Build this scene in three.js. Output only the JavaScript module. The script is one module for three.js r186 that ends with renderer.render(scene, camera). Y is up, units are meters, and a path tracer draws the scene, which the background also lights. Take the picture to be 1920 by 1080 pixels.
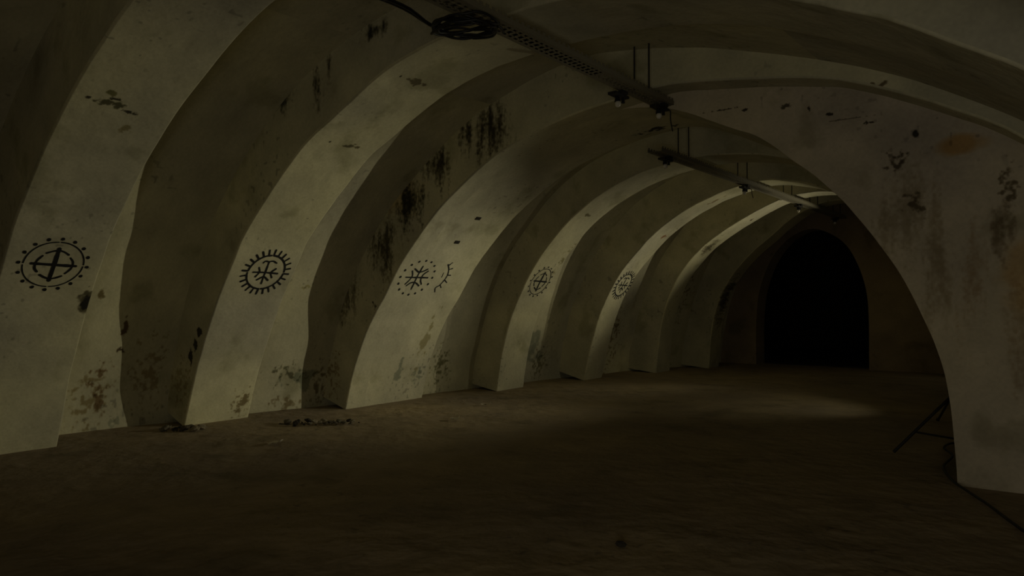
import * as THREE from 'three';
import { mergeGeometries } from 'three/addons/utils/BufferGeometryUtils.js';
import { RectAreaLightUniformsLib } from 'three/addons/lights/RectAreaLightUniformsLib.js';

RectAreaLightUniformsLib.init();
const scene = new THREE.Scene();
scene.background = new THREE.Color(0x000000);

// ---------- camera ----------
const camera = new THREE.PerspectiveCamera(2 * Math.atan(540 / 1359.8) * 180 / Math.PI, 1920 / 1080, 0.05, 60);
camera.position.set(8.361, 1.5, 0);
camera.rotation.order = 'YXZ';
camera.rotation.set(0.01906, 0.65825, 0);

const renderer = new THREE.WebGLRenderer({ antialias: true });
renderer.toneMapping = THREE.LinearToneMapping;
renderer.toneMappingExposure = 1.0;
renderer.shadowMap.enabled = true;

// ---------- lights: two tripod floodlights behind the right-hand piers, daylight from the entrance behind the viewer ----------
const LAMP_A = { at: [7.4, 1.6, -10.8], to: [1.1, 1.9, -5.0], power: 45, angle: 0.6, penumbra: 1, flaps: [0.055, -0.075], roll: 0.28, color: [1, 0.94, 0.66], second: { to: [1.6, 0.6, -10.9], power: 2.5, angle: 0.78, penumbra: 1 } };
const LAMP_B = { at: [6.95, 0.85, -16.85], to: [2.7, 3.15, -12.5], power: 36, angle: 0.43, penumbra: 0.9, color: [1, 0.92, 0.62] };
const LAMP_C = { at: [6.75, 1.35, -17.05], to: [0.6, 1.45, -9.0], power: 31, angle: 0.27, penumbra: 0.8, color: [1, 0.93, 0.66] };
const DOORWAY = { x: 9.0, y: 0.85, z: 1.3, w: 1.4, h: 1.4, power: 5.2, color: [1, 0.95, 0.78] };

// ---------- helpers ----------
const used = {};
function numbered(n) { const k = used[n] = (used[n] ?? -1) + 1; return k ? n + '_' + String(k).padStart(3, '0') : n; }
function tag(o, label, category, group, kind) {
  if (label) o.userData.label = label;
  if (category) o.userData.category = category;
  if (group) o.userData.group = group;
  if (kind) o.userData.kind = kind;
  return o;
}
function shade(o) { o.traverse((m) => { if (m.isMesh) { m.castShadow = true; m.receiveShadow = true; } }); return o; }
function addTop(o, name, label, category, group, kind) { o.name = numbered(name); tag(o, label, category, group, kind); scene.add(o); return o; }
function part(name, g, m, parent, label) { const o = new THREE.Mesh(g, m); o.name = name; if (label) o.userData.label = label; parent.add(o); return o; }
let seed = 7;
function rnd() { seed = (seed * 1664525 + 1013904223) >>> 0; return seed / 4294967296; }
function hash(ix, iy) { let h = Math.imul(ix, 374761393) ^ Math.imul(iy, 668265263); h = Math.imul(h ^ (h >>> 13), 1274126177); return ((h ^ (h >>> 16)) >>> 0) / 4294967296; }
function vn(x, y) {
  const ix = Math.floor(x), iy = Math.floor(y); let fx = x - ix, fy = y - iy; fx = fx * fx * (3 - 2 * fx); fy = fy * fy * (3 - 2 * fy);
  const a = hash(ix, iy), b = hash(ix + 1, iy), c = hash(ix, iy + 1), d = hash(ix + 1, iy + 1);
  return a + (b - a) * fx + (c - a) * fy + (a - b - c + d) * fx * fy;
}
function fbm(x, y, o) { let s = 0, a = 0.5, t = 0; for (let i = 0; i < o; i++) { s += a * vn(x, y); t += a; a *= 0.5; x = x * 2.03 + 17.1; y = y * 2.03 + 9.7; } return s / t; }
const sst = (a, b, x) => { const t = Math.min(1, Math.max(0, (x - a) / (b - a))); return t * t * (3 - 2 * t); };

// ---------- plaster textures: colour in metres of each surface, with the stains that the photograph shows ----------
// a stain: { k: kind, u, v, ru, rv, c: [r,g,b] multiplier, a: strength, s: seed }
function stainMask(st, u, v) {
  const du = (u - st.u) / st.ru, dv = (v - st.v) / st.rv, r = Math.hypot(du, dv);
  if (r > 1.6) return 0;
  const q = st.s ?? 1;
  if (st.k === 'patch') { const f = Math.min(45, 1.1 / Math.min(st.ru, st.rv)); return sst(0.0, 0.35, 0.8 - r + (fbm(u * f + q * 3.1, v * f + q * 1.7, 4) - 0.5) * 2.2); }
  if (st.k === 'mould') return sst(-0.15, 0.85, 0.66 - r + (fbm(u * 15 + q * 5, v * 2.4 + q, 3) - 0.5) * 1.25 + (fbm(u * 40 + q, v * 30, 3) - 0.5) * 0.9);
  if (st.k === 'speck') return sst(0.0, 0.5, 0.42 - r * 0.8 + (fbm(u * 24 + q * 5, v * 24 + q, 5) - 0.5) * 2.0);
  if (st.k === 'soft') return sst(0, 0.6, 1 - r + (fbm(u * 5 + q * 7, v * 5 + q, 3) - 0.5) * 0.9);
  if (st.k === 'spot') return sst(0.1, 0.4, 1 - r + (fbm(u * 60 + q, v * 60, 2) - 0.5) * 0.5);
  return 0;
}
function plasterMap(w, h, u0, u1, v0, v1, stains = [], base = [184, 178, 150], off = 0, grime = 1) {
  const d = new Uint8Array(w * h * 4);
  for (let j = 0; j < h; j++) {
    const v = v0 + (v1 - v0) * (j + 0.5) / h;
    for (let i = 0; i < w; i++) {
      const u = u0 + (u1 - u0) * (i + 0.5) / w;
      const big = fbm(u * 0.7 + off, v * 0.7 + off * 1.7, 3) - 0.5, mid = fbm(u * 3.1 + off * 2, v * 3.1 - off, 4) - 0.5, fine = vn(u * 55 + off, v * 55) - 0.5;
      let f = 1 + (big * 0.28 + mid * 0.2) * grime + fine * 0.06;
      const dirt = sst(0.62, 0.8, fbm(u * 2.3 - off, v * 2.3 + 40 + off, 5)) * 0.12 * grime;
      const pit = sst(0.86, 0.9, vn(u * 21 + 5 + off, v * 21)) * 0.18 * grime;
      f *= 1 - dirt - pit * sst(0.5, 0.8, vn(u * 1.3, v * 1.3 + off));
      let r = base[0] * f, g = base[1] * f, b = base[2] * f * (1 - big * 0.12 * grime - dirt * 0.3);
      for (const s of stains) {
        if (Math.abs(u - s.u) > s.ru * 1.6 || Math.abs(v - s.v) > s.rv * 1.6) continue;
        const m = stainMask(s, u, v) * (s.a ?? 1);
        if (m > 0) { r *= 1 + (s.c[0] - 1) * m; g *= 1 + (s.c[1] - 1) * m; b *= 1 + (s.c[2] - 1) * m; }
      }
      const o = (j * w + i) * 4;
      d[o] = Math.min(255, Math.max(0, r)); d[o + 1] = Math.min(255, Math.max(0, g)); d[o + 2] = Math.min(255, Math.max(0, b)); d[o + 3] = 255;
    }
  }
  const t = new THREE.DataTexture(d, w, h); t.colorSpace = THREE.SRGBColorSpace; t.magFilter = THREE.LinearFilter; t.minFilter = THREE.LinearMipmapLinearFilter; t.generateMipmaps = true;
  t.needsUpdate = true; return t;
}
function bumpMap() {
  const n = 512, d = new Uint8Array(n * n * 4);
  for (let j = 0; j < n; j++) for (let i = 0; i < n; i++) {
    // blended so that it tiles
    const x = i / n * 8, y = j / n * 8, a = i / n, b = j / n, F = (p, q) => fbm(p, q, 5);
    const v = F(x, y) * (1 - a) * (1 - b) + F(x - 8, y) * a * (1 - b) + F(x, y - 8) * (1 - a) * b + F(x - 8, y - 8) * a * b;
    const o = (j * n + i) * 4, k = Math.max(0, Math.min(255, (v - 0.5) * 420 + 128)); d[o] = d[o + 1] = d[o + 2] = k; d[o + 3] = 255;
  }
  const t = new THREE.DataTexture(d, n, n); t.wrapS = t.wrapT = THREE.RepeatWrapping; t.magFilter = THREE.LinearFilter; t.needsUpdate = true; return t;
}
const BUMP = bumpMap();
function plasterMat(map, ru, rv, bump = 0.012) {
  const b = BUMP.clone(); b.repeat.set(ru / 1.3, rv / 1.3); b.needsUpdate = true;
  return new THREE.MeshStandardMaterial({ map, bumpMap: b, bumpScale: bump, roughness: 0.92, metalness: 0, side: THREE.DoubleSide });
}
const DARK = [0.2, 0.18, 0.14], MOULD = [0.22, 0.22, 0.16], BROWN = [0.62, 0.52, 0.4], GREY = [0.74, 0.77, 0.76], SOOT = [0.3, 0.28, 0.22];

// ---------- profiles of the arches (x, y) from the left foot over the crown to the right foot ----------
function curve(pts, step = 0.06) {
  const c = new THREE.CatmullRomCurve3(pts.map(([x, y]) => new THREE.Vector3(x, y, 0)), false, 'centripetal');
  c.arcLengthDivisions = 800;
  const n = Math.round(c.getLength() / step);
  const P = c.getSpacedPoints(n).map((v) => [v.x, v.y]), S = [0], N = [];
  for (let i = 1; i <= n; i++) S.push(S[i - 1] + Math.hypot(P[i][0] - P[i - 1][0], P[i][1] - P[i - 1][1]));
  for (let i = 0; i <= n; i++) {   // normals pointing into the room
    const a = P[Math.max(0, i - 1)], b = P[Math.min(n, i + 1)], l = Math.hypot(b[0] - a[0], b[1] - a[1]);
    N.push([(b[1] - a[1]) / l, -(b[0] - a[0]) / l]);
  }
  return { P, S, N, L: S[n], n };
}
function at(c, s) {
  let i = 0; while (i < c.n - 1 && c.S[i + 1] < s) i++;
  const t = (s - c.S[i]) / (c.S[i + 1] - c.S[i]), m = (a, b) => a + (b - a) * t;
  return { x: m(c.P[i][0], c.P[i + 1][0]), y: m(c.P[i][1], c.P[i + 1][1]), nx: m(c.N[i][0], c.N[i + 1][0]), ny: m(c.N[i][1], c.N[i + 1][1]) };
}
function sAtHeight(c, y) { let i = 0; while (c.P[i + 1][1] < y) i++; return c.S[i] + (c.S[i + 1] - c.S[i]) * (y - c.P[i][1]) / (c.P[i + 1][1] - c.P[i][1]); }
const mirror = (left, xc, foot) => [...left].reverse().filter(([x]) => x < xc - 0.05).map(([x, y]) => [2 * xc - x, y]).map((q, i, a) => (i === a.length - 1 && foot ? [foot, q[1]] : q));

const L1 = [[-0.2, -0.02], [-0.02, 0.1], [0.12, 0.45], [0.25, 0.76], [0.41, 1.06], [0.52, 1.26], [0.7, 1.55], [0.9, 1.82], [1.15, 2.15], [1.41, 2.4], [1.74, 2.69], [2.08, 2.94], [2.35, 3.12], [2.72, 3.31], [3.1, 3.49], [3.45, 3.62], [3.8, 3.71], [4.25, 3.78], [4.92, 3.81]];
L1[0] = [-0.07, -0.02]; L1.splice(1, 1);
const L2 = [[-0.207, -0.02], [-0.047, 0.43], [0.09, 0.746], [0.247, 1.051], [0.366, 1.259], [0.546, 1.555], [0.728, 1.808], [0.887, 2.019], [1.003, 2.179], [1.245, 2.42], [1.571, 2.695], [1.928, 2.961], [2.196, 3.141], [2.573, 3.313], [2.93, 3.47], [3.313, 3.619], [3.664, 3.711], [3.891, 3.754], [4.102, 3.785], [4.92, 3.81]];
const R2 = [[5.46, 3.785], [5.9, 3.72], [6.3, 3.63], [6.7, 3.5], [7.14, 3.31], [7.5, 3.14], [7.68, 3.03], [7.85, 2.92], [8.2, 2.68], [8.55, 2.36], [8.9, 1.96], [9.2, 1.52], [9.5, 0.95], [9.72, 0.45], [9.88, -0.02]];
const L3 = [[0.22, -0.02], [0.307, 0.279], [0.419, 0.599], [0.568, 0.909], [0.694, 1.133], [0.855, 1.369], [1.013, 1.564], [1.169, 1.784], [1.351, 2.021], [1.715, 2.388], [2.044, 2.679], [2.395, 2.916], [2.672, 3.09], [3.044, 3.283], [3.503, 3.426], [3.969, 3.543], [4.45, 3.615]];
const R3 = [[5.1, 3.685], [5.552, 3.643], [5.97, 3.585], [6.359, 3.521], [6.722, 3.443], [6.894, 3.383], [7.299, 3.206], [7.636, 3.027], [7.882, 2.884], [8.083, 2.732], [8.45, 2.42], [8.85, 2.0], [9.15, 1.55], [9.45, 1.0], [9.7, 0.5], [9.88, -0.02]];
const INF = [[4.85, 3.58], [5.2, 3.47], [5.572, 3.297], [5.768, 3.199], [5.921, 3.13], [6.12, 2.989], [6.278, 2.847], [6.436, 2.713], [6.68, 2.472], [6.827, 2.297], [6.955, 2.126], [7.041, 1.995], [7.152, 1.811], [7.249, 1.625], [7.339, 1.405], [7.42, 1.19], [7.488, 0.969], [7.532, 0.735], [7.557, 0.554], [7.589, -0.02]];
const L4 = [[0.615, -0.02], [0.726, 0.626], [0.926, 1.241], [1.193, 1.767], [1.514, 2.228], [1.884, 2.614], [2.103, 2.804], [2.567, 3.1], [2.982, 3.289], [3.4, 3.42], [3.9, 3.5], [4.3, 3.52]];
const L5 = [[0.875, -0.02], [1.06, 0.7], [1.291, 1.378], [1.631, 1.973], [1.968, 2.345], [2.384, 2.73], [2.908, 3.064], [3.489, 3.323], [3.878, 3.433], [4.35, 3.5]];
const L6 = [[1.335, -0.02], [1.457, 1.002], [1.777, 1.9], [2.264, 2.5], [2.607, 2.774], [3.309, 3.178], [3.92, 3.452], [4.209, 3.52], [4.55, 3.545]];
const L7 = [[1.8, -0.02], [1.916, 1.088], [2.194, 1.81], [2.622, 2.395], [3.151, 2.86], [3.824, 3.37], [4.5, 3.58]];
const RIBS = [
  { c: curve([...L1, ...R2]), z0: -2.3, z1: -3.12 },
  { c: curve([...L2, ...R2]), z0: -4.56, z1: -5.43 },
  { c: curve([...L3, ...R3]), z0: -6.68, z1: -7.0, flatBack: true },
  { c: curve([...L3, ...INF]), z0: -7.0, z1: -8.2, flatFront: true },
  { c: curve([...L4, ...mirror(L4, 4.3)]), z0: -9.6, z1: -10.35 },
  { c: curve([...L5, ...mirror(L5, 4.35)]), z0: -11.95, z1: -12.62 },
  { c: curve([...L6, ...mirror(L6, 4.55)]), z0: -14.1, z1: -14.75 },
  { c: curve([...L7, ...mirror(L7, 4.5)]), z0: -15.8, z1: -16.4 },
];
// hand-laid plaster is never quite true
const wob = (s, z) => (fbm(s * 1.1 + 3, z * 1.3 + 50, 3) - 0.5) * 0.03 + (fbm(s * 5 + 9, z * 5 + 20, 2) - 0.5) * 0.008;

function grid(rows, uvs) {   // rows: array of rows of [x,y,z]
  const h = rows.length, w = rows[0].length, p = new Float32Array(h * w * 3), t = new Float32Array(h * w * 2), idx = [];
  for (let j = 0; j < h; j++) for (let i = 0; i < w; i++) { const k = j * w + i; p.set(rows[j][i], k * 3); t.set(uvs[j][i], k * 2); }
  for (let j = 0; j < h - 1; j++) for (let i = 0; i < w - 1; i++) { const a = j * w + i, b = a + 1, c = a + w, d = c + 1; idx.push(a, b, d, a, d, c); }
  const g = new THREE.BufferGeometry(); g.setAttribute('position', new THREE.BufferAttribute(p, 3)); g.setAttribute('uv', new THREE.BufferAttribute(t, 2)); g.setIndex(idx); g.computeVertexNormals(); return g;
}
function soffitPoint(rib, s, z, off = 0) {
  const q = at(rib.c, Math.min(rib.c.L, Math.max(0, s))), w = wob(s, z) + off; return [q.x + q.nx * w, q.y + q.ny * w, z];
}
const FACE = { x0: -1.4, x1: 11.4, y0: -0.1, y1: 4.8 };
function ribGeometry(rib, depth = 0.95, faceOuter) {
  const { c, z0, z1 } = rib, F = 0.02, rows = [], uvs = [], zs = [];
  const nf = 4;
  if (rib.flatFront) zs.push([z0, 0]); else for (let k = 0; k <= nf; k++) { const a = k / nf * Math.PI / 2; zs.push([z0 - F * (1 - Math.cos(a)), -F * (1 - Math.sin(a))]); }
  const zi0 = rib.flatFront ? z0 : z0 - F, zi1 = rib.flatBack ? z1 : z1 + F, nm = Math.max(2, Math.round((zi0 - zi1) / 0.08));
  for (let k = 1; k < nm; k++) zs.push([zi0 + (zi1 - zi0) * k / nm, 0]);
  if (rib.flatBack) zs.push([z1, 0]); else for (let k = nf; k >= 0; k--) { const a = k / nf * Math.PI / 2; zs.push([z1 + F * (1 - Math.cos(a)), -F * (1 - Math.sin(a))]); }
  for (const [z, o] of zs) {
    const r = [], t = [];
    for (let i = 0; i <= c.n; i++) { const s = c.S[i]; r.push(soffitPoint(rib, s, z, o)); t.push([s / c.L, (z0 - z) / (z0 - z1)]); }
    rows.push(r); uvs.push(t);
  }
  const soffit = grid(rows, uvs);
  const faceRows = (edge, z) => {
    const R = [[], [], [], []], U = [[], [], [], []];
    for (let i = 0; i <= c.n; i++) {
      const a = edge[i], [nx, ny] = c.N[i], out = faceOuter ? faceOuter(a, c.N[i]) : [a[0] - nx * depth, a[1] - ny * depth];
      for (let k = 0; k < 4; k++) { const f = k / 3, x = a[0] + (out[0] - a[0]) * f, y = a[1] + (out[1] - a[1]) * f; R[k].push([x, y, z]); U[k].push([(x - FACE.x0) / (FACE.x1 - FACE.x0), (y - FACE.y0) / (FACE.y1 - FACE.y0)]); }
    }
    return grid(R, U);
  };
  const front = faceRows(rows[0], z0), back = faceRows(rows[rows.length - 1], z1);
  const g = mergeGeometries([soffit, front, back], false);
  g.clearGroups();
  const n0 = soffit.index.count, n1 = front.index.count, n2 = back.index.count;
  g.addGroup(0, n0, 0); g.addGroup(n0, n1, 1); g.addGroup(n0 + n1, n2, 2);
  return g;
}

// ---------- setting: vault (left wall, ceiling, right wall), floor, end walls ----------
const WALLREL = [[0, -0.05], [0.08, 0.46], [0.26, 0.95], [0.47, 1.5], [0.94, 2.27], [1.6, 2.98], [2.5, 3.64], [3.33, 4.0], [4.2, 4.2]];
function footLeft(z) { const k = [[6, -0.95], [-3.9, -0.76], [-6.3, -0.33], [-8.15, -0.1], [-8.8, -0.05], [-9.6, 0.06], [-10.4, 0.12], [-11.9, 0.26], [-13, 0.48], [-14.1, 0.66], [-15.2, 0.95], [-15.8, 1.15], [-18, 1.4]]; for (let i = 0; i < k.length - 1; i++) if (z <= k[i][0] && z >= k[i + 1][0]) return k[i][1] + (k[i + 1][1] - k[i][1]) * (z - k[i][0]) / (k[i + 1][0] - k[i][0]); return k[k.length - 1][1]; }
const NEAR_TOP = [[0.52, 2.22], [1.2, 2.89], [2.09, 3.53], [2.7, 3.82], [3.19, 3.98], [3.68, 4.1], [4.22, 4.17], [4.6, 4.14], [5.1, 4.06], [5.61, 3.95], [5.97, 3.85], [6.45, 3.7], [6.89, 3.53], [7.3, 3.33], [7.67, 3.12], [8.08, 2.87], [8.5, 2.56], [8.95, 2.12], [9.4, 1.5], [9.75, 0.85], [10.0, 0.3], [10.1, -0.05]];
function symRing(xl, xc, xr, top) {
  const k = top / 4.35, side = (f, d) => WALLREL.map(([x, y]) => [f + d * x * Math.abs(xc - f) / 5.82, y * (y > 0 ? k : 1)]);
  return curve([...side(xl, 1), [xc, top], ...side(xr, -1).reverse()], 0.12);
}
function vaultRing(z, far) {
  const xl = footLeft(z);
  if (far) return symRing(xl, 4.35, 8.15, 3.98);
  // the vault is higher over the first bays and lower just before the pier wall
  const w = sst(-4.7, -5.4, z), hi = symRing(xl, 4.92, 10.6, 4.32), lo = curve([...WALLREL.slice(0, 4).map(([x, y]) => [xl + x, y]), ...NEAR_TOP.map(([x, y]) => [x + (x < 4.2 ? (xl + 0.42) * (4.2 - x) / 4.2 : 0), y])], 0.12);
  if (w <= 0) return hi; if (w >= 1) return lo;
  return curve(Array.from({ length: 41 }, (_, i) => { const a = at(hi, hi.L * i / 40), b = at(lo, lo.L * i / 40); return [a.x + (b.x - a.x) * w, a.y + (b.y - a.y) * w]; }), 0.12);
}
function vaultSheets(zs, far, mats, names) {
  const rings = zs.map((z) => vaultRing(z, far)), N = 120;
  const pts = rings.map((c, j) => { const r = []; for (let i = 0; i <= N; i++) { const s = c.L * i / N, q = at(c, s), w = (fbm(s * 0.9 + 70, zs[j] * 0.9, 3) - 0.5) * 0.05; r.push([q.x + q.nx * w, q.y + q.ny * w, zs[j], -q.nx * 0.3, -q.ny * 0.3]); } return r; });
  const Lm = rings[0].L, Z = zs[0] - zs[zs.length - 1];
  const cut = [[0, 44], [44, 76], [76, N]];
  cut.forEach(([a, b], k) => {
    const inner = pts.map((r) => r.slice(a, b + 1).map((v) => [v[0], v[1], v[2]])), outer = pts.map((r) => r.slice(a, b + 1).map((v) => [v[0] + v[3], v[1] + v[4], v[2]]));
    const uv = pts.map((r, j) => r.slice(a, b + 1).map((v, i) => [(zs[0] - zs[j]) / Z, (i) / (b - a)]));
    const gi = grid(inner, uv), go = grid(outer, uv);
    const cap = (i) => grid([inner.map((r) => r[i]), outer.map((r) => r[i])], [uv.map((r) => r[i]), uv.map((r) => r[i])]);
    const g = mergeGeometries([gi, go, cap(0), cap(b - a)], false);
    const o = new THREE.Mesh(g, mats[k]); o.name = names[k]; o.userData.kind = 'structure'; scene.add(o);
  });
  return { Lm, Z };
}
const lin = (a, b, n) => Array.from({ length: n + 1 }, (_, i) => a + (b - a) * i / n);
{
  const wz = (z) => 5.6 - z;   // texture u in metres along the vault (near part starts at z = 5.6)
  const sW = (y) => y * 1.05;  // height on the wall to the length of its curve, near the floor
  const wallStains = [
    { k: 'speck', u: wz(-3.77), v: sW(0.48), ru: 0.16, rv: 0.22, c: BROWN, a: 0.95, s: 2 }, { k: 'patch', u: wz(-3.8), v: sW(0.25), ru: 0.07, rv: 0.14, c: BROWN, a: 0.9, s: 3 },
    { k: 'patch', u: wz(-3.95), v: sW(0.93), ru: 0.04, rv: 0.1, c: [0.5, 0.42, 0.32], s: 4 }, { k: 'patch', u: wz(-3.93), v: sW(0.74), ru: 0.05, rv: 0.03, c: [0.4, 0.34, 0.26], s: 5 },
    { k: 'speck', u: wz(-3.7), v: sW(0.3), ru: 0.3, rv: 0.4, c: [0.72, 0.66, 0.52], a: 0.8, s: 6 }, { k: 'patch', u: wz(-3.62), v: sW(1.25), ru: 0.05, rv: 0.05, c: [0.6, 0.55, 0.42], s: 7 },
    { k: 'patch', u: wz(-3.97), v: sW(0.08), ru: 0.1, rv: 0.06, c: GREY, a: 0.8, s: 8 },
    { k: 'patch', u: wz(-6.25), v: sW(0.36), ru: 0.33, rv: 0.14, c: GREY, a: 0.95, s: 9 }, { k: 'speck', u: wz(-6.1), v: sW(0.45), ru: 0.35, rv: 0.2, c: [0.5, 0.5, 0.42], a: 0.9, s: 10 },
    { k: 'speck', u: wz(-6.1), v: sW(0.1), ru: 0.35, rv: 0.14, c: [0.66, 0.6, 0.48], a: 0.9, s: 11 }, { k: 'patch', u: wz(-6.0), v: sW(1.45), ru: 0.12, rv: 0.04, c: [0.86, 0.84, 0.7], s: 12 },
    { k: 'speck', u: wz(-6.6), v: sW(0.3), ru: 0.2, rv: 0.35, c: [0.62, 0.58, 0.5], s: 13 }, { k: 'speck', u: wz(-4.3), v: sW(0.5), ru: 0.35, rv: 0.5, c: [0.74, 0.68, 0.58], a: 0.8, s: 14 },
  ];
  const wl = plasterMat(plasterMap(1500, 480, 0, 13.8, 0, 4.4, wallStains), 13.8, 4.4);
  const ce = plasterMat(plasterMap(1380, 320, 0, 13.8, 0, 3.2, [{ k: 'patch', u: 9.6, v: 2.4, ru: 0.2, rv: 0.12, c: DARK, s: 4 }], undefined, 31), 13.8, 3.2);
  const wr = plasterMat(plasterMap(690, 220, 0, 13.8, 0, 4.4, [], undefined, 57), 13.8, 4.4);
  vaultSheets([...lin(5.6, -4.4, 34), ...lin(-4.6, -5.5, 9), ...lin(-5.8, -8.2, 9)], false, [wl, ce, wr], ['wall_left', 'ceiling', 'wall_right']);
  const wf = (z) => -8.2 - z;
  const farStains = [
    { k: 'patch', u: wf(-11.1), v: sW(0.6), ru: 0.35, rv: 0.32, c: GREY, a: 1, s: 21 }, { k: 'speck', u: wf(-11.3), v: sW(0.35), ru: 0.35, rv: 0.4, c: [0.66, 0.66, 0.58], s: 22 },
    { k: 'speck', u: wf(-13.3), v: sW(0.7), ru: 0.5, rv: 0.9, c: [0.68, 0.62, 0.52], s: 23 }, { k: 'speck', u: wf(-8.8), v: sW(0.4), ru: 0.3, rv: 0.4, c: [0.6, 0.6, 0.5], s: 24 },
    { k: 'speck', u: wf(-15.2), v: sW(1.6), ru: 0.5, rv: 1.1, c: [0.62, 0.58, 0.48], s: 25 },
  ];
  const wl2 = plasterMat(plasterMap(900, 400, 0, 9.5, 0, 4.1, farStains, undefined, 13), 9.5, 4.1);
  const ce2 = plasterMat(plasterMap(600, 200, 0, 9.5, 0, 3, [], undefined, 91), 9.5, 3);
  vaultSheets(lin(-8.2, -17.7, 32), true, [wl2, ce2, wr], ['wall_left_far', 'ceiling_far', 'wall_right_far']);
}
// floor: trodden earth and cement dust
{
  const w = 900, h = 1600, map = plasterMap(w, h, 0, 14, 0, 24.6, [], [148, 132, 106], 5, 0.9);
  const rows = [], uvs = []; const nx = 90, nz = 160;
  for (let j = 0; j <= nz; j++) { const r = [], t = [], z = 5.8 - 23.8 * j / nz; for (let i = 0; i <= nx; i++) { const x = -1.6 + 13.2 * i / nx; r.push([x, (fbm(x * 1.3, z * 1.3 + 9, 4) - 0.5) * 0.03 - 0.012, z]); t.push([i / nx, j / nz]); } rows.push(r); uvs.push(t); }
  const top = grid(rows, uvs), slab = new THREE.BoxGeometry(13.2, 0.3, 23.8); slab.translate(5, -0.2, -6.1);
  const m = plasterMat(map, 13.2, 23.8, 0.02); m.roughness = 1;
  const o = new THREE.Mesh(mergeGeometries([top, slab], false), m); o.name = 'floor'; o.userData.kind = 'structure'; scene.add(o);
}
// end wall with the arched dark opening, and the passage behind it
{
  const Z = -17.6, sh = new THREE.Shape(); sh.moveTo(-0.5, -0.05); sh.lineTo(11, -0.05); sh.lineTo(11, 4.8); sh.lineTo(-0.5, 4.8); sh.closePath();
  const op = new THREE.Path(); const pts = [[2.254, -0.04], [2.262, 1.058], [2.36, 1.835], [2.683, 2.6], [3.12, 3.05], [3.55, 3.2], [3.95, 3.08], [4.3, 2.8], [4.54, 2.37], [4.731, 1.689], [4.771, -0.04]];
  op.setFromPoints(curve(pts, 0.12).P.map(([x, y]) => new THREE.Vector2(x, y))); op.closePath(); sh.holes.push(op);
  const g = new THREE.ExtrudeGeometry(sh, { depth: 0.6, bevelEnabled: false, curveSegments: 4 }); g.translate(0, 0, Z - 0.6);
  const uv = g.attributes.uv, ps = g.attributes.position; for (let i = 0; i < uv.count; i++) uv.setXY(i, (ps.getX(i) - FACE.x0) / (FACE.x1 - FACE.x0), (ps.getY(i) - FACE.y0) / (FACE.y1 - FACE.y0));
  const m = plasterMat(plasterMap(640, 240, FACE.x0, FACE.x1, FACE.y0, FACE.y1, [], [150, 132, 104], 77), 12.8, 4.9);
  const o = new THREE.Mesh(g, m); o.name = 'wall_end'; o.userData.kind = 'structure'; scene.add(o);
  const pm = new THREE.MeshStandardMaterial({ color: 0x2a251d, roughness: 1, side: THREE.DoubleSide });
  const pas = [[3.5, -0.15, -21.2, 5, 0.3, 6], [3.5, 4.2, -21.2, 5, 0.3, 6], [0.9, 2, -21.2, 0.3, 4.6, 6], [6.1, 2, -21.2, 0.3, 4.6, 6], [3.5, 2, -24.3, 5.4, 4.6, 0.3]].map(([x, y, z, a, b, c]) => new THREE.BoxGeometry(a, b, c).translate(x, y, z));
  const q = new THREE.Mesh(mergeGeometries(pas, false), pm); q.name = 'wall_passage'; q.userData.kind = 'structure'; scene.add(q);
}
// wall behind the viewer with the entrance doorway that lets a little daylight in
{
  const D = DOORWAY, sh = new THREE.Shape(); sh.moveTo(-2, -0.05); sh.lineTo(D.x - D.w / 2, -0.05); sh.lineTo(D.x - D.w / 2, D.y + D.h / 2); sh.lineTo(D.x + D.w / 2, D.y + D.h / 2); sh.lineTo(D.x + D.w / 2, -0.05); sh.lineTo(12, -0.05); sh.lineTo(12, 4.9); sh.lineTo(-2, 4.9); sh.closePath();
  const g = new THREE.ExtrudeGeometry(sh, { depth: 0.5, bevelEnabled: false }); g.translate(0, 0, DOORWAY.z + 0.05);
  const o = new THREE.Mesh(g, new THREE.MeshStandardMaterial({ color: 0xa49a80, roughness: 0.95 })); o.name = 'wall_back'; o.userData.kind = 'structure'; scene.add(o);
  const d = new THREE.Mesh(new THREE.BoxGeometry(D.w + 0.1, D.y + D.h / 2 + 0.1, 0.03).translate(D.x, (D.y + D.h / 2) / 2, D.z + 0.52), new THREE.MeshStandardMaterial({ color: 0x000000, emissive: new THREE.Color(...D.color), emissiveIntensity: 0.15 }));
  d.name = 'door_1'; d.userData.kind = 'structure'; scene.add(d);
  const l = new THREE.RectAreaLight(new THREE.Color(...D.color), D.power, D.w, D.h); l.position.set(D.x, D.y, D.z); l.lookAt(D.x, D.y, D.z - 1); l.name = 'doorway_light'; scene.add(l);
}

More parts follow.
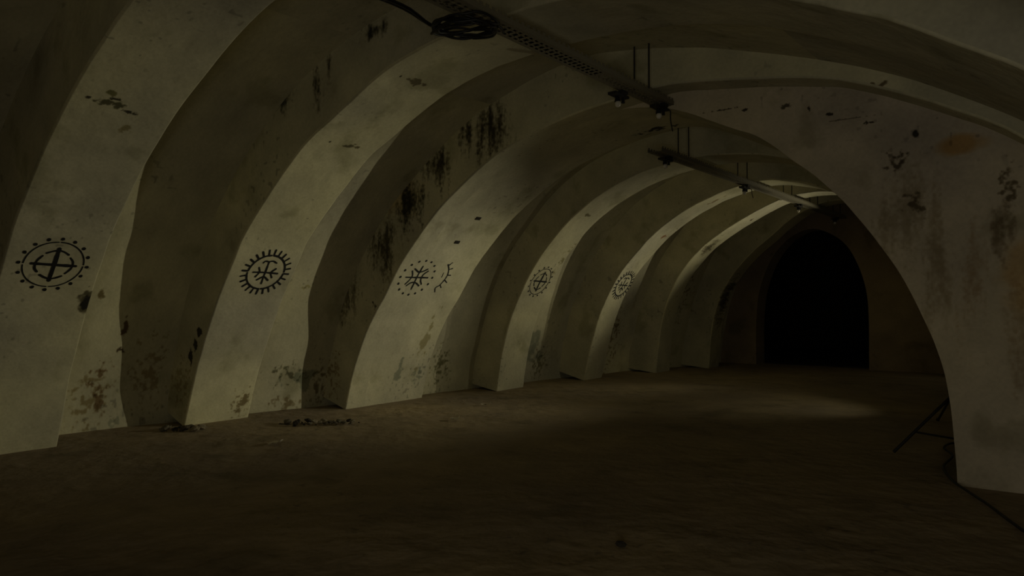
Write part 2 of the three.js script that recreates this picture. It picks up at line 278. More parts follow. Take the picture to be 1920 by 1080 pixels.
// ---------- arch ribs ----------
const ribFace = plasterMat(plasterMap(1100, 420, FACE.x0, FACE.x1, FACE.y0, FACE.y1, [], undefined, 19), 12.8, 4.9);
function soffitStains(rib, list) { return list.map((q) => ({ ...q, u: q.s0 ?? sAtHeight(rib.c, q.y), v: rib.z0 - q.z })); }
function makeRib(rib, label, soff, faceMat, off, outer) {
  const w = Math.round(rib.c.L * 120), h = Math.max(64, Math.round((rib.z0 - rib.z1) * 120));
  const sm = plasterMat(plasterMap(Math.min(1400, w), h, 0, rib.c.L, 0, rib.z0 - rib.z1, soffitStains(rib, soff), undefined, off), rib.c.L, rib.z0 - rib.z1, 0.01);
  const o = new THREE.Mesh(ribGeometry(rib, 0.95, outer), [sm, faceMat, ribFace]);
  return addTop(o, 'arch_rib', label, 'arch');
}
const rib2Face = plasterMat(plasterMap(1500, 574, FACE.x0, FACE.x1, FACE.y0, FACE.y1, [
  { k: 'mould', u: 2.36, v: 3.62, ru: 0.1, rv: 0.45, c: SOOT, s: 3 }, { k: 'mould', u: 2.54, v: 3.85, ru: 0.07, rv: 0.34, c: SOOT, s: 4 }, { k: 'mould', u: 1.75, v: 3.66, ru: 0.32, rv: 0.22, c: MOULD, a: 0.8, s: 5 },
  { k: 'patch', u: 0.12, v: 1.13, ru: 0.075, rv: 0.1, c: SOOT, s: 6 }, { k: 'patch', u: 0.04, v: 1.0, ru: 0.045, rv: 0.12, c: SOOT, s: 7 }, { k: 'patch', u: -0.07, v: 0.84, ru: 0.06, rv: 0.12, c: SOOT, s: 8 },
  { k: 'mould', u: 3.2, v: 4.05, ru: 0.25, rv: 0.12, c: MOULD, s: 9 }, { k: 'speck', u: -0.3, v: 0.5, ru: 0.35, rv: 0.5, c: [0.76, 0.72, 0.62], a: 0.7, s: 10 },
], undefined, 23), 12.8, 4.9);
const rib3Face = plasterMat(plasterMap(1700, 650, FACE.x0, FACE.x1, FACE.y0, FACE.y1, [
  { k: 'mould', u: 2.86, v: 3.55, ru: 0.42, rv: 0.55, c: SOOT, s: 11 }, { k: 'mould', u: 2.5, v: 3.55, ru: 0.22, rv: 0.3, c: SOOT, s: 12 }, { k: 'mould', u: 2.02, v: 3.2, ru: 0.3, rv: 0.4, c: SOOT, s: 13 },
  { k: 'mould', u: 1.5, v: 2.75, ru: 0.4, rv: 0.5, c: MOULD, s: 14 }, { k: 'mould', u: 1.0, v: 2.2, ru: 0.4, rv: 0.55, c: [0.38, 0.36, 0.28], s: 15 }, { k: 'speck', u: 0.84, v: 1.42, ru: 0.1, rv: 0.16, c: SOOT, s: 16 },
  { k: 'mould', u: 0.2, v: 1.6, ru: 0.3, rv: 0.6, c: [0.42, 0.4, 0.32], s: 17 }, { k: 'speck', u: -0.1, v: 0.5, ru: 0.3, rv: 0.5, c: [0.76, 0.7, 0.6], s: 18 }, { k: 'soft', u: 1.3, v: 3.0, ru: 0.5, rv: 0.4, c: [1.0, 0.94, 0.84], s: 19 },
  { k: 'spot', u: 7.2, v: 3.5, ru: 0.03, rv: 0.03, c: SOOT, s: 1 }, { k: 'patch', u: 7.05, v: 3.3, ru: 0.1, rv: 0.05, c: [0.5, 0.45, 0.38], s: 2 },
], undefined, 29), 12.8, 4.9);
const infillFace = plasterMat(plasterMap(1800, 690, FACE.x0, FACE.x1, FACE.y0, FACE.y1, [
  { k: 'speck', u: 7.16, v: 2.68, ru: 0.13, rv: 0.2, c: [0.45, 0.42, 0.36], s: 31 }, { k: 'speck', u: 7.3, v: 2.33, ru: 0.12, rv: 0.17, c: [0.55, 0.52, 0.45], s: 32 }, { k: 'speck', u: 7.95, v: 2.42, ru: 0.12, rv: 0.24, c: [0.55, 0.52, 0.45], s: 33 },
  { k: 'mould', u: 7.92, v: 2.1, ru: 0.1, rv: 0.35, c: [0.66, 0.62, 0.55], s: 34 }, { k: 'soft', u: 7.68, v: 2.8, ru: 0.24, rv: 0.12, c: [0.95, 0.82, 0.6], s: 35 }, { k: 'soft', u: 8.05, v: 1.75, ru: 0.2, rv: 0.4, c: [0.96, 0.86, 0.7], a: 0.8, s: 36 },
  { k: 'patch', u: 5.6, v: 3.42, ru: 0.16, rv: 0.008, c: SOOT, s: 37 }, { k: 'patch', u: 5.83, v: 3.385, ru: 0.045, rv: 0.014, c: SOOT, s: 38 }, { k: 'patch', u: 6.24, v: 3.36, ru: 0.07, rv: 0.035, c: SOOT, a: 0.8, s: 39 }, { k: 'patch', u: 6.43, v: 3.3, ru: 0.022, rv: 0.03, c: SOOT, s: 40 },
  { k: 'patch', u: 6.62, v: 3.215, ru: 0.05, rv: 0.013, c: SOOT, s: 41 }, { k: 'patch', u: 6.78, v: 3.15, ru: 0.18, rv: 0.007, c: SOOT, a: 0.6, s: 42 }, { k: 'patch', u: 6.95, v: 3.09, ru: 0.04, rv: 0.014, c: SOOT, s: 43 }, { k: 'spot', u: 7.31, v: 2.94, ru: 0.03, rv: 0.04, c: SOOT, s: 44 },
  { k: 'mould', u: 7.45, v: 1.9, ru: 0.2, rv: 0.8, c: [0.8, 0.77, 0.7], s: 45 }, { k: 'mould', u: 7.7, v: 1.7, ru: 0.16, rv: 0.8, c: [0.84, 0.78, 0.7], s: 46 }, { k: 'mould', u: 7.22, v: 2.2, ru: 0.3, rv: 0.7, c: [0.8, 0.78, 0.72], s: 47 }, { k: 'mould', u: 8.1, v: 1.2, ru: 0.3, rv: 0.9, c: [0.86, 0.82, 0.76], s: 48 },
], [180, 168, 146], 37), 12.8, 4.9);

const rib1 = makeRib(RIBS[0], 'lit plaster arch rib nearest the viewer, bearing a dotted ring with four-armed cross', [
  { k: 'patch', y: 3.09, z: -2.64, ru: 0.05, rv: 0.14, c: [0.45, 0.45, 0.36], s: 3 }, { k: 'patch', y: 3.06, z: -2.76, ru: 0.025, rv: 0.06, c: SOOT, s: 4 }, { k: 'patch', y: 3.12, z: -2.6, ru: 0.02, rv: 0.05, c: SOOT, s: 5 },
  { k: 'spot', y: 3.1, z: -2.42, ru: 0.02, rv: 0.025, c: SOOT, s: 6 }, { k: 'patch', y: 1.5, z: -3.1, ru: 0.2, rv: 0.12, c: [0.4, 0.38, 0.3], a: 0.9, s: 7 }, { k: 'patch', y: 1.5, z: -3.1, ru: 0.14, rv: 0.06, c: [0.3, 0.28, 0.22], s: 17 }, { k: 'patch', y: 2.95, z: -2.8, ru: 0.06, rv: 0.08, c: [0.75, 0.72, 0.6], s: 8 }, { k: 'patch', y: 3.15, z: -2.55, ru: 0.04, rv: 0.06, c: [0.6, 0.6, 0.45], s: 9 },
], ribFace, 3);
const rib2 = makeRib(RIBS[1], 'bright plaster arch rib, second from the viewer, bearing the larger ring with radiating ticks', [
  { k: 'patch', y: 3.17, z: -5.07, ru: 0.04, rv: 0.12, c: [0.52, 0.5, 0.42], s: 3 }, { k: 'spot', y: 3.17, z: -4.8, ru: 0.018, rv: 0.018, c: SOOT, s: 4 }, { k: 'patch', y: 3.63, z: -4.98, ru: 0.06, rv: 0.15, c: [0.6, 0.57, 0.5], s: 5 }, { k: 'spot', y: 3.63, z: -4.76, ru: 0.02, rv: 0.015, c: SOOT, s: 6 },
  { k: 'speck', y: 0.2, z: -5.3, ru: 0.25, rv: 0.25, c: [0.6, 0.55, 0.45], s: 7 },
], rib2Face, 5);
const rib3 = makeRib(RIBS[2], 'mouldy plaster arch rib, third from the viewer, spanning the full width above the pier wall', [], rib3Face, 7);
const infill = makeRib(RIBS[3], 'pale stained pier wall filling the right of the third arch, with dotted snowflake emblem on its left leg', [
  { k: 'patch', y: 0.45, z: -7.55, ru: 0.2, rv: 0.09, c: GREY, s: 3 }, { k: 'patch', y: 0.95, z: -7.9, ru: 0.5, rv: 0.1, c: [0.8, 0.78, 0.68], s: 4 }, { k: 'speck', y: 0.4, z: -8.0, ru: 0.35, rv: 0.2, c: GREY, s: 5 },
  { k: 'patch', s0: 5.9, z: -8.05, ru: 0.28, rv: 0.07, c: SOOT, s: 6 },
], infillFace, 7, (a, n) => { const o = [a[0] - n[0] * 0.95, a[1] - n[1] * 0.95]; if (a[0] > 4.4) { const f = Math.min(1, (a[0] - 4.4) / 1.2); return [o[0] + (Math.max(o[0], 4.9 + (a[0] - 4.4) * 1.9) - o[0]) * f, o[1] + ((4.75 - 0.0) * Math.min(1, a[1] / 2.2) - o[1]) * f]; } return o; });
infill.name = numbered('pier_wall'); infill.userData.category = 'wall';
const rib4 = makeRib(RIBS[4], 'plaster arch rib seen through the pier arch, bearing the smaller dotted ring with cross', [{ k: 'patch', y: 2.89, z: -9.9, ru: 0.06, rv: 0.09, c: [0.6, 0.58, 0.48], s: 3 }, { k: 'speck', y: 2.2, z: -10.3, ru: 0.5, rv: 0.12, c: [0.7, 0.68, 0.55], s: 4 }], ribFace, 11);
const rib5 = makeRib(RIBS[5], 'plaster arch rib farther in, bearing the smallest ring with radiating ticks', [{ k: 'patch', y: 2.72, z: -12.4, ru: 0.09, rv: 0.1, c: [0.75, 0.55, 0.42], s: 3 }, { k: 'patch', y: 3.3, z: -12.3, ru: 0.2, rv: 0.06, c: [0.72, 0.65, 0.55], s: 4 }], ribFace, 13);
const rib6 = makeRib(RIBS[6], 'far plaster arch rib lit only at its crown, without any painted sign', [{ k: 'patch', y: 3.15, z: -14.45, ru: 0.1, rv: 0.1, c: [0.35, 0.28, 0.22], s: 3 }, { k: 'mould', y: 2.6, z: -14.4, ru: 0.35, rv: 0.3, c: [0.4, 0.37, 0.3], s: 4 }], ribFace, 17);
const rib7 = makeRib(RIBS[7], 'farthest dark plaster arch rib, just before the black arched opening', [{ k: 'mould', y: 1.6, z: -16.1, ru: 0.9, rv: 0.4, c: [0.4, 0.37, 0.3], s: 4 }], ribFace, 21);

// ---------- painted emblems: strokes of black paint lying on the soffits ----------
const PAINT = new THREE.MeshStandardMaterial({ color: 0x0b0a08, roughness: 0.9, side: THREE.DoubleSide });
function emblem(rib, yc, zc, strokes, name, label) {
  const s0 = sAtHeight(rib.c, yc), gs = [];
  const put = ([w, s]) => soffitPoint(rib, s0 + s, zc - w, 0.003);
  let k = 0;
  for (const st of strokes) {
    k++;
    if (st.dot) {
      const rows = [[], []], uv = [[], []];
      for (let i = 0; i <= 14; i++) { const a = i / 14 * Math.PI * 2, r = st.r * (0.9 + 0.25 * vn(i % 14 * 0.7 + k * 3.3, 4)); rows[0].push(put(st.dot)); rows[1].push(put([st.dot[0] + Math.cos(a) * r, st.dot[1] + Math.sin(a) * r])); uv[0].push([0, 0]); uv[1].push([1, 1]); }
      gs.push(grid(rows, uv)); continue;
    }
    const v = new THREE.CatmullRomCurve3(st.p.map(([a, b]) => new THREE.Vector3(a, b, 0)), false, 'centripetal'), L = st.p.length > 2 ? v.getLength() : v.points[0].distanceTo(v.points[1]);
    const n = Math.max(3, Math.round(L / 0.012)), rows = [[], [], []], uv = [[], [], []];
    const P = (t) => (st.p.length > 2 ? v.getPointAt(t) : v.points[0].clone().lerp(v.points[1], t));
    for (let i = -2; i <= n + 2; i++) {   // rounded ends
      const t = Math.min(1, Math.max(0, i / n)), q = P(t), a = P(Math.max(0, t - 0.02)), b = P(Math.min(1, t + 0.02)), d = b.sub(a).normalize();
      const e = i < 0 ? -i / 2 : i > n ? (i - n) / 2 : 0, ww = st.w * (0.85 + 0.3 * vn(i * 0.35 + k * 9.1, k)) * Math.sqrt(Math.max(0, 1 - e * e)) * 0.5, sh = (i < 0 ? -1 : 1) * e * st.w * 0.5;
      const cx = q.x + d.x * sh, cy = q.y + d.y * sh;
      rows[0].push(put([cx - d.y * ww, cy + d.x * ww])); rows[1].push(put([cx, cy])); rows[2].push(put([cx + d.y * ww, cy - d.x * ww])); uv.forEach((u, j) => u.push([t, j / 2]));
    }
    gs.push(grid(rows, uv));
  }
  return { g: mergeGeometries(gs, false), name, label };
}
const arcPts = (r, a0, a1, n = 14) => Array.from({ length: n + 1 }, (_, i) => { const a = (a0 + (a1 - a0) * i / n) * Math.PI / 180; return [Math.cos(a) * r, Math.sin(a) * r]; });
const crossRing = [
  ...[0, 1, 2, 3].map((q) => ({ p: arcPts(0.25, q * 90 + 3, q * 90 + 88), w: 0.013 })),
  { p: [[0.008, 0.178], [-0.001, -0.18]], w: 0.036 }, { p: [[-0.182, 0.006], [0.186, -0.006]], w: 0.032 },
  { p: [[-0.086, 0.123], [-0.033, 0.148], [0.009, 0.158], [0.056, 0.145], [0.101, 0.115]], w: 0.02 }, { p: [[0.124, 0.081], [0.152, 0.043], [0.158, -0.018], [0.141, -0.059], [0.115, -0.095]], w: 0.02 },
  { p: [[-0.091, -0.118], [-0.049, -0.144], [-0.002, -0.16], [0.048, -0.148], [0.092, -0.125]], w: 0.021 }, { p: [[-0.111, 0.092], [-0.143, 0.042], [-0.152, -0.003], [-0.145, -0.051], [-0.12, -0.085]], w: 0.021 },
  ...Array.from({ length: 16 }, (_, i) => { const a = (87.5 - i * 22.5) * Math.PI / 180; return { dot: [Math.cos(a) * 0.286, Math.sin(a) * 0.286], r: 0.017 }; }),
];
const tickRing = [
  ...[0, 1, 2, 3].map((q) => ({ p: arcPts(0.24, q * 90 + 4, q * 90 + 87), w: 0.026 })),
  { p: [[-0.014, 0.15], [-0.007, 0.005], [-0.009, -0.071], [-0.002, -0.161]], w: 0.025 }, { p: [[-0.085, 0.131], [-0.067, 0.155], [-0.019, 0.15], [0.033, 0.161], [0.09, 0.137]], w: 0.025 },
  { p: [[-0.168, -0.007], [-0.003, -0.005], [0.161, -0.012]], w: 0.025 }, { p: [[-0.112, 0.06], [-0.085, -0.003], [-0.116, -0.07]], w: 0.025 }, { p: [[0.114, 0.056], [0.068, -0.005], [0.105, -0.072]], w: 0.025 }, { p: [[-0.081, -0.113], [-0.008, -0.066], [0.069, -0.114]], w: 0.025 },
  ...Array.from({ length: 24 }, (_, i) => { const a = (87.5 - i * 15) * Math.PI / 180, c = Math.cos(a), s = Math.sin(a); return { p: [[c * 0.245, s * 0.245], [c * 0.315, s * 0.315]], w: 0.026 }; }),
];
const snowDots = [
  ...Array.from({ length: 16 }, (_, i) => { const a = (90 - i * 22.5) * Math.PI / 180; return { dot: [Math.cos(a) * 0.31, Math.sin(a) * 0.288], r: 0.019 }; }),
  { p: [[0.006, 0.187], [0, 0], [0, -0.196]], w: 0.028 }, { p: [[-0.207, -0.002], [0.216, -0.001]], w: 0.026 },
  { p: [[-0.119, 0.141], [-0.015, 0.09], [0.049, 0.098], [0.132, 0.142]], w: 0.025 }, { p: [[-0.148, 0.105], [-0.101, 0.027], [-0.115, -0.044], [-0.158, -0.115]], w: 0.025 },
  { p: [[-0.123, -0.138], [-0.056, -0.087], [0.026, -0.09], [0.117, -0.138]], w: 0.025 }, { p: [[0.159, 0.108], [0.1, 0.044], [0.098, -0.038], [0.152, -0.112]], w: 0.025 },
];
const halfTicks = [
  { p: [[0.505, -0.239], [0.477, -0.172], [0.534, -0.124], [0.576, -0.034], [0.588, 0.062], [0.552, 0.155], [0.485, 0.236]], w: 0.021 },
  { p: [[0.508, 0.221], [0.549, 0.274]], w: 0.019 }, { p: [[0.561, 0.15], [0.621, 0.174]], w: 0.019 }, { p: [[0.594, 0.054], [0.657, 0.054]], w: 0.019 }, { p: [[0.589, -0.034], [0.653, -0.074]], w: 0.019 }, { p: [[0.54, -0.114], [0.59, -0.165]], w: 0.019 }, { p: [[0.489, 0.09], [0.494, 0.016]], w: 0.014 },
];
const addEmblem = (rib, mesh, y, z, st, label) => { const e = emblem(rib, y, z, st); part('painted_emblem', e.g, PAINT, mesh, label); };
addEmblem(RIBS[0], rib1, 1.845, -2.704, crossRing, 'black dotted ring around a four-armed cross');
addEmblem(RIBS[1], rib2, 1.855, -5.033, tickRing, 'black ticked ring around a branching sign');
addEmblem(RIBS[3], infill, 1.838, -7.103, snowDots, 'black dots around a snowflake sign');
addEmblem(RIBS[3], infill, 1.838, -7.103, halfTicks, 'black half ring with ticks');
addEmblem(RIBS[4], rib4, 1.842, -10.0, crossRing, 'black dotted ring around a four-armed cross');
addEmblem(RIBS[5], rib5, 1.827, -12.32, tickRing, 'black ticked ring around a branching sign');

// ---------- cable trays along the crown ----------
const galv = new THREE.MeshStandardMaterial({ color: 0x77715f, roughness: 0.75, metalness: 0.1 });
const darkMetal = new THREE.MeshStandardMaterial({ color: 0x2b2824, roughness: 0.6, metalness: 0.4 });
const rubber = new THREE.MeshStandardMaterial({ color: 0x0d0c0b, roughness: 0.55 });
const glass = new THREE.MeshPhysicalMaterial({ color: 0xcfcabc, roughness: 0.12, metalness: 0, clearcoat: 1, clearcoatRoughness: 0.05 });
const box = (x, y, z, w, h, d) => new THREE.BoxGeometry(w, h, d).translate(x, y, z);
function tube(pts, r, seg = 40, rad = 6) { return new THREE.TubeGeometry(new THREE.CatmullRomCurve3(pts.map((q) => new THREE.Vector3(...q))), seg, r, rad, false); }
function tray(x, y, z0, z1, w, hangers, label) {
  const t = new THREE.Group(), L = z0 - z1, zc = (z0 + z1) / 2; t.position.set(x, y, zc);
  // bottom strip with a row of slots: rails along the edges and cross bars between
  const bot = [box(-w / 2 + 0.03, 0, 0, 0.06, 0.004, L), box(w / 2 - 0.03, 0, 0, 0.06, 0.004, L), box(0, 0, 0, 0.04, 0.004, L)];
  const n = Math.round(L / 0.07);
  for (let i = 0; i <= n; i++) bot.push(box(0, 0, L / 2 - L * i / n, w - 0.08, 0.004, 0.034));
  part('base_plate', mergeGeometries(bot, false), galv, t);
  for (const s of [-1, 1]) {
    const fl = [box(s * w / 2, 0.02, 0, 0.004, 0.04, L)];
    for (let i = 0; i < n; i++) fl.push(box(s * w / 2, 0.05, L / 2 - L * (i + 0.5) / n, 0.004, 0.022, 0.034));
    part('flange', mergeGeometries(fl, false), galv, t);
  }
  for (const [z, h] of hangers) for (const s of [-1, 1]) part('hanger_rod', new THREE.CylinderGeometry(0.008, 0.008, h, 8).translate(s * (w / 2 - 0.02), h / 2, z - zc), darkMetal, t);
  return addTop(t, 'cable_tray', label, 'cable tray');
}
tray(5.0, 3.55, 1.2, -6.97, 0.2, [[-0.6, 0.55], [-3.5, 0.55], [-6.45, 0.5]], 'slotted grey cable tray under the crown before the pier wall');
tray(4.24, 3.38, -8.25, -17.55, 0.19, [[-9.1, 0.5], [-11.3, 0.55], [-13.6, 0.55], [-15.3, 0.55], [-17.1, 0.5]], 'slotted grey cable tray under the crown beyond the pier wall');

// ---------- lamp holders clipped under the trays ----------
function lampHolder(x, y, z, wire, label) {
  const g = new THREE.Group(); g.position.set(x, y, z);
  part('mounting_plate', mergeGeometries([box(0, 0, 0, 0.09, 0.025, 0.26), box(0.05, 0.02, 0, 0.05, 0.03, 0.1)], false), darkMetal, g);
  part('socket', new THREE.CylinderGeometry(0.022, 0.03, 0.06, 14).translate(0, -0.035, 0.02), rubber, g);
  part('cable_gland', new THREE.CylinderGeometry(0.014, 0.018, 0.05, 10).translate(0, -0.03, -0.09), rubber, g);
  const b = new THREE.SphereGeometry(0.03, 18, 14); b.scale(1, 1.15, 1); part('bulb', b.translate(0.004, -0.085, 0.02), glass, g);
  if (wire) part('loose_wire', tube([[0.05, 0, -0.05], [0.09, -0.03, -0.06], [0.1, -wire * 0.5, -0.05], [0.12, -wire, -0.055]], 0.006, 24), rubber, g);
  return addTop(g, 'lamp_holder', label, 'lamp');
}
lampHolder(4.88, 3.51, -6.2, 0, 'small lamp holder with shiny bulb under near tray, just before the third rib');
lampHolder(5.0, 3.505, -6.84, 0.25, 'small dark lamp holder with dangling wire at the pier wall end of near tray');
lampHolder(4.22, 3.335, -8.6, 0, 'dark lamp holder at the near end of the far cable tray');
lampHolder(4.2, 3.335, -11.5, 0.17, 'dark lamp holder with short dangling wire against the lit rib crown');
lampHolder(4.2, 3.335, -14.4, 0, 'lamp holder with shiny bulb at the crown of the far lit rib');
lampHolder(4.2, 3.335, -17.1, 0, 'farthest dark lamp holder under the end of the lit tray');

// ---------- coil of black cable hanging on the near tray ----------
{
  const g = new THREE.Group(); g.position.set(4.91, 3.485, -3.91); g.rotation.set(0.1, 0, -0.08);
  const loops = [];
  for (let k = 0; k < 8; k++) {
    const a = 0.2 + 0.025 * Math.sin(k * 2.1), b = 0.235 + 0.02 * Math.cos(k * 1.7), q = [];
    for (let i = 0; i < 22; i++) { const t = i / 22 * Math.PI * 2; q.push(new THREE.Vector3(Math.cos(t) * b + 0.015 * Math.sin(k * 3), 0.02 * Math.sin(t * 2 + k * 0.9) + (k - 4) * 0.006 + (vn(i * 0.6, k * 5) - 0.5) * 0.025, Math.sin(t) * a + 0.02 * Math.cos(k))); }
    loops.push(new THREE.TubeGeometry(new THREE.CatmullRomCurve3(q, true), 90, 0.009, 7, true));
  }
  part('cable_loops', mergeGeometries(loops, false), rubber, g);
  part('cable_tail', tube([[0.23, 0.0, -0.02], [0.21, -0.005, -0.14], [0.14, 0.0, -0.26], [0.1, 0.01, -0.32]], 0.01, 20), rubber, g);
  for (const d of [0, 0.03]) part('cable_lead', tube([[-0.22, 0, -0.08 + d], [-0.24, 0.03, 0.12], [-0.22 - d, 0.09, 0.35], [-0.2 - d, 0.11, 0.8], [-0.18, 0.115 - d * 0.4, 2.2], [-0.17 - d, 0.11, 4.2]], 0.013, 50), rubber, g);
  addTop(g, 'cable_coil', 'coil of black cable slung on the near cable tray', 'cable');
}

// ---------- tripod floodlights ----------
const strut = (a, b, r) => { const A = new THREE.Vector3(...a), B = new THREE.Vector3(...b), d = B.clone().sub(A), c = new THREE.CylinderGeometry(r, r, d.length(), 10); c.applyQuaternion(new THREE.Quaternion().setFromUnitVectors(new THREE.Vector3(0, 1, 0), d.clone().normalize())); c.translate((A.x + B.x) / 2, (A.y + B.y) / 2, (A.z + B.z) / 2); return c; };
function floodlight(P, legs, label) {
  const [x, y, z] = P.at, g = new THREE.Group(); g.position.set(x, 0, z);
  const bar = strut;
  part('pole', bar([0, 0.2, 0], [0, y - 0.12, 0], 0.016), darkMetal, g);
  for (const [lx, lz] of legs) {
    part('leg', mergeGeometries([bar([lx, 0.01, lz], [0, Math.min(0.87, y - 0.25), 0], 0.014), new THREE.SphereGeometry(0.02, 10, 8).translate(lx, 0.02, lz)], false), darkMetal, g);
    part('brace', bar([lx * 0.7, 0.27, lz * 0.7], [0, 0.21, 0], 0.009), darkMetal, g);
  }
  const head = (Q, hy, flaps, roll) => {
    const dir = new THREE.Vector3(Q.to[0] - x, Q.to[1] - hy, Q.to[2] - z).normalize(), h = new THREE.Group();
    h.name = 'head'; h.position.set(0, hy, 0); h.quaternion.setFromUnitVectors(new THREE.Vector3(0, 0, 1), dir); if (roll) h.rotateZ(roll); g.add(h);
    part('housing', new THREE.LatheGeometry([[0.0, -0.16], [0.05, -0.16], [0.07, -0.1], [0.12, -0.02], [0.125, 0.0], [0.115, 0.0], [0.06, -0.09], [0, -0.1]].map(([r, t]) => new THREE.Vector2(r, t)), 28).rotateX(Math.PI / 2), darkMetal, h);
    part('lens', new THREE.CylinderGeometry(0.11, 0.11, 0.01, 28).rotateX(Math.PI / 2).translate(0, 0, -0.012), new THREE.MeshStandardMaterial({ color: 0x111111, emissive: new THREE.Color(...P.color), emissiveIntensity: Q.power / 25 }), h);
    for (const f of flaps ?? []) part('barn_door', new THREE.BoxGeometry(0.6, 0.006, 0.3).translate(0, f, 0.15), darkMetal, h);   // barn doors above and below the lens
    const l = new THREE.SpotLight(new THREE.Color(...P.color), Q.power, 0, Q.angle, Q.penumbra, 2);
    l.position.set(x + dir.x * 0.03, hy + dir.y * 0.03, z + dir.z * 0.03); l.target.position.set(...Q.to); scene.add(l.target); l.castShadow = true; l.shadow.radius = 1.2; l.name = 'flood_beam'; scene.add(l);
  };
  head(P, y, P.flaps, P.roll);
  if (P.second) head(P.second, y - 0.45);
  addTop(g, 'tripod_floodlight', label, 'floodlight');
}
floodlight(LAMP_A, [[-0.4, 0.3], [0.35, 0.25], [0.05, -0.45]], 'two-headed black tripod floodlight standing between far ribs, hidden behind the pier wall');
floodlight(LAMP_B, [[-0.1, 0.3], [0.42, 0.2], [0.35, -0.1]], 'low tripod floodlight tilted up at the far right, hidden behind the pier');
floodlight(LAMP_C, [[-0.12, -0.3], [0.25, -0.35], [0.4, -0.05]], 'tall tripod floodlight at the far right, hidden behind the pier');

{
  const g = new THREE.Group(); g.position.set(7.66, 0, -8.52);
  part('pole', strut([0, 0.15, 0], [0, 1.3, 0], 0.016), darkMetal, g);
  for (const [lx, lz] of [[-0.72, 0.51], [0.3, 0.26], [0.15, -0.6]]) { part('leg', strut([lx, 0.015, lz], [0, 0.88, 0], 0.015), darkMetal, g); part('brace', strut([lx * 0.77, 0.215, lz * 0.77], [0, 0.1, 0], 0.01), darkMetal, g); }
  addTop(g, 'tripod_stand', 'black tripod stand half hidden behind the pier wall, one leg showing', 'stand');
}

// ---------- cable on the floor from the floodlight, round the pier ----------
addTop(new THREE.Mesh(tube([[7.5, 0.02, -8.6], [7.35, 0.014, -8.9], [7.3, 0.012, -8.6], [7.42, 0.012, -8.2], [7.42, 0.012, -7.6], [7.55, 0.012, -7.05], [7.7, 0.012, -6.7], [7.86, 0.012, -6.35], [8.0, 0.012, -6.0], [8.13, 0.012, -5.7], [8.4, 0.012, -5.2], [9.2, 0.012, -4.2]], 0.011, 120), rubber), 'floor_cable', 'black cable lying on the floor around the foot of the pier wall', 'cable');

// ---------- litter and rubble ----------
const paperMat = new THREE.MeshStandardMaterial({ color: 0xd6cebb, roughness: 0.9, side: THREE.DoubleSide });
function paper(x, z, w, d, turn, label) {
  const rows = [], uv = []; for (let j = 0; j <= 6; j++) { const r = [], t = []; for (let i = 0; i <= 8; i++) { const a = (i / 8 - 0.5) * w, b = (j / 6 - 0.5) * d; r.push([a, 0.004 + 0.02 * vn(i * 0.6 + x * 9, j * 0.6 + z * 3) + (i > 6 ? (i - 6) * 0.012 : 0), b]); t.push([i / 8, j / 6]); } rows.push(r); uv.push(t); }
  const top = grid(rows, uv), bot = grid(rows.map((r) => r.map(([a, b, c]) => [a, b - 0.003, c])), uv);
  const o = new THREE.Mesh(mergeGeometries([top, bot], false), paperMat); o.position.set(x, 0.003, z); o.rotation.y = turn; return addTop(o, 'paper_scrap', label, 'litter');
}
paper(1.68, -4.56, 0.13, 0.14, 0.6, 'crumpled pale paper scrap nearest the viewer, in front of the rubble heap');
paper(2.12, -6.88, 0.12, 0.09, 0.7, 'flat pale paper scrap on the floor before the snowflake rib');
paper(1.61, -8.1, 0.16, 0.09, 0.5, 'farther pale paper scrap on the floor near the fourth rib');
function shard(r, k) {
  const g = new THREE.IcosahedronGeometry(r, 1), p = g.attributes.position;
  for (let i = 0; i < p.count; i++) { const x = p.getX(i), y = p.getY(i), z = p.getZ(i), f = 0.7 + 0.6 * vn(x / r * 1.7 + k * 7, z / r * 1.7 + y / r * 2.3 + k); p.setXYZ(i, x * f, y * f * 0.45, z * f * 0.8); }
  g.computeVertexNormals(); return g;
}
const rubMats = [0x7d735e, 0x4c4435, 0x2f2a21, 0x5f5949].map((c) => new THREE.MeshStandardMaterial({ color: c, roughness: 1, flatShading: true }));
const shards = [0, 1, 2, 3, 4].map((k) => shard(0.045, k));
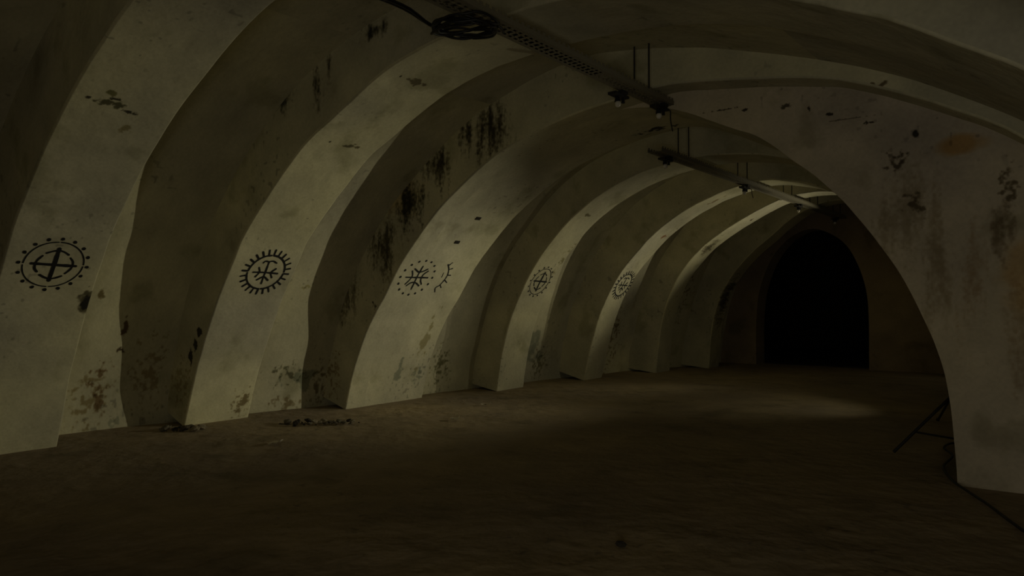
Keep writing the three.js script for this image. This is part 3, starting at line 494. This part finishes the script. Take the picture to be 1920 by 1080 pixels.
function rubble(cx, cz, lx, lz, turn, n, label, group, crumbs) {
  const place = (o, a, b, s) => { const c = Math.cos(turn), d = Math.sin(turn); o.position.set(cx + a * c + b * d, 0.008 * s + 0.004, cz - a * d + b * c); };
  const taken = [];
  for (let i = 0; i < n; i++) {
    const o = new THREE.Mesh(shards[i % 5], rubMats[(i * 7 + 1) % 4]), s = 0.6 + rnd() * 0.9; o.scale.setScalar(s); o.rotation.set(rnd() * 0.5, rnd() * 6.28, rnd() * 0.5);
    let tries = 0; do place(o, (rnd() - 0.5) * 2 * lx, (rnd() - 0.5) * 2 * lz, s); while (taken.some((q) => Math.hypot(q[0] - o.position.x, q[1] - o.position.z) < 0.052 * (q[2] + s)) && tries++ < 200);
    taken.push([o.position.x, o.position.z, s]); o.position.y += 0.008; addTop(o, 'plaster_fragment', label, 'rubble', group);
  }
  const gs = []; for (let i = 0; i < 140; i++) { const r = Math.sqrt(rnd()), a = rnd() * 6.28, g = shards[i % 5].clone().scale(0.16 + rnd() * 0.25, 0.2 + rnd() * 0.2, 0.16 + rnd() * 0.25), c = Math.cos(turn), d = Math.sin(turn), u = Math.cos(a) * r * lx * 1.15, v = Math.sin(a) * r * lz * 1.2; const px = cx + u * c + v * d, pz = cz - u * d + v * c; if (taken.some((q) => Math.hypot(q[0] - px, q[1] - pz) < 0.06 * q[2])) continue; g.translate(px, 0.004, pz); gs.push(g); }
  addTop(new THREE.Mesh(mergeGeometries(gs, false), rubMats[2]), 'rubble_crumbs', crumbs, 'rubble', null, 'stuff');
}
rubble(0.98, -5.66, 0.42, 0.12, 0.75, 16, 'broken plaster fragment in the rubble strip between second and third left ribs', 'fragments in the rubble between the second and third ribs', 'dark plaster crumbs strewn between the second and third left ribs');
rubble(0.06, -4.4, 0.24, 0.11, 0.7, 7, 'broken plaster fragment at the foot of the brightest left rib', 'fragments at the foot of the second rib', 'dark plaster crumbs strewn at the foot of the brightest left rib');
{ const o = new THREE.Mesh(shards[2], rubMats[2]); o.scale.set(0.9, 0.9, 0.6); o.position.set(6.14, 0.008, -3.97); addTop(o, 'pebble', 'single dark stone lying on the open floor nearest the viewer', 'stone'); }
// two clips left in the soffit of the pier arch
for (const [y, z, label] of [[2.32, -7.45, 'lower dark metal clip'], [2.63, -7.5, 'upper dark metal clip']]) {
  const q = soffitPoint(RIBS[3], sAtHeight(RIBS[3].c, y), z, 0.004), n = at(RIBS[3].c, sAtHeight(RIBS[3].c, y));
  const g = new THREE.BoxGeometry(0.05, 0.012, 0.09); g.rotateZ(Math.atan2(-n.nx, n.ny)); g.translate(...q); part('clip', g, darkMetal, infill, label);
}

shade(scene);
renderer.render(scene, camera);
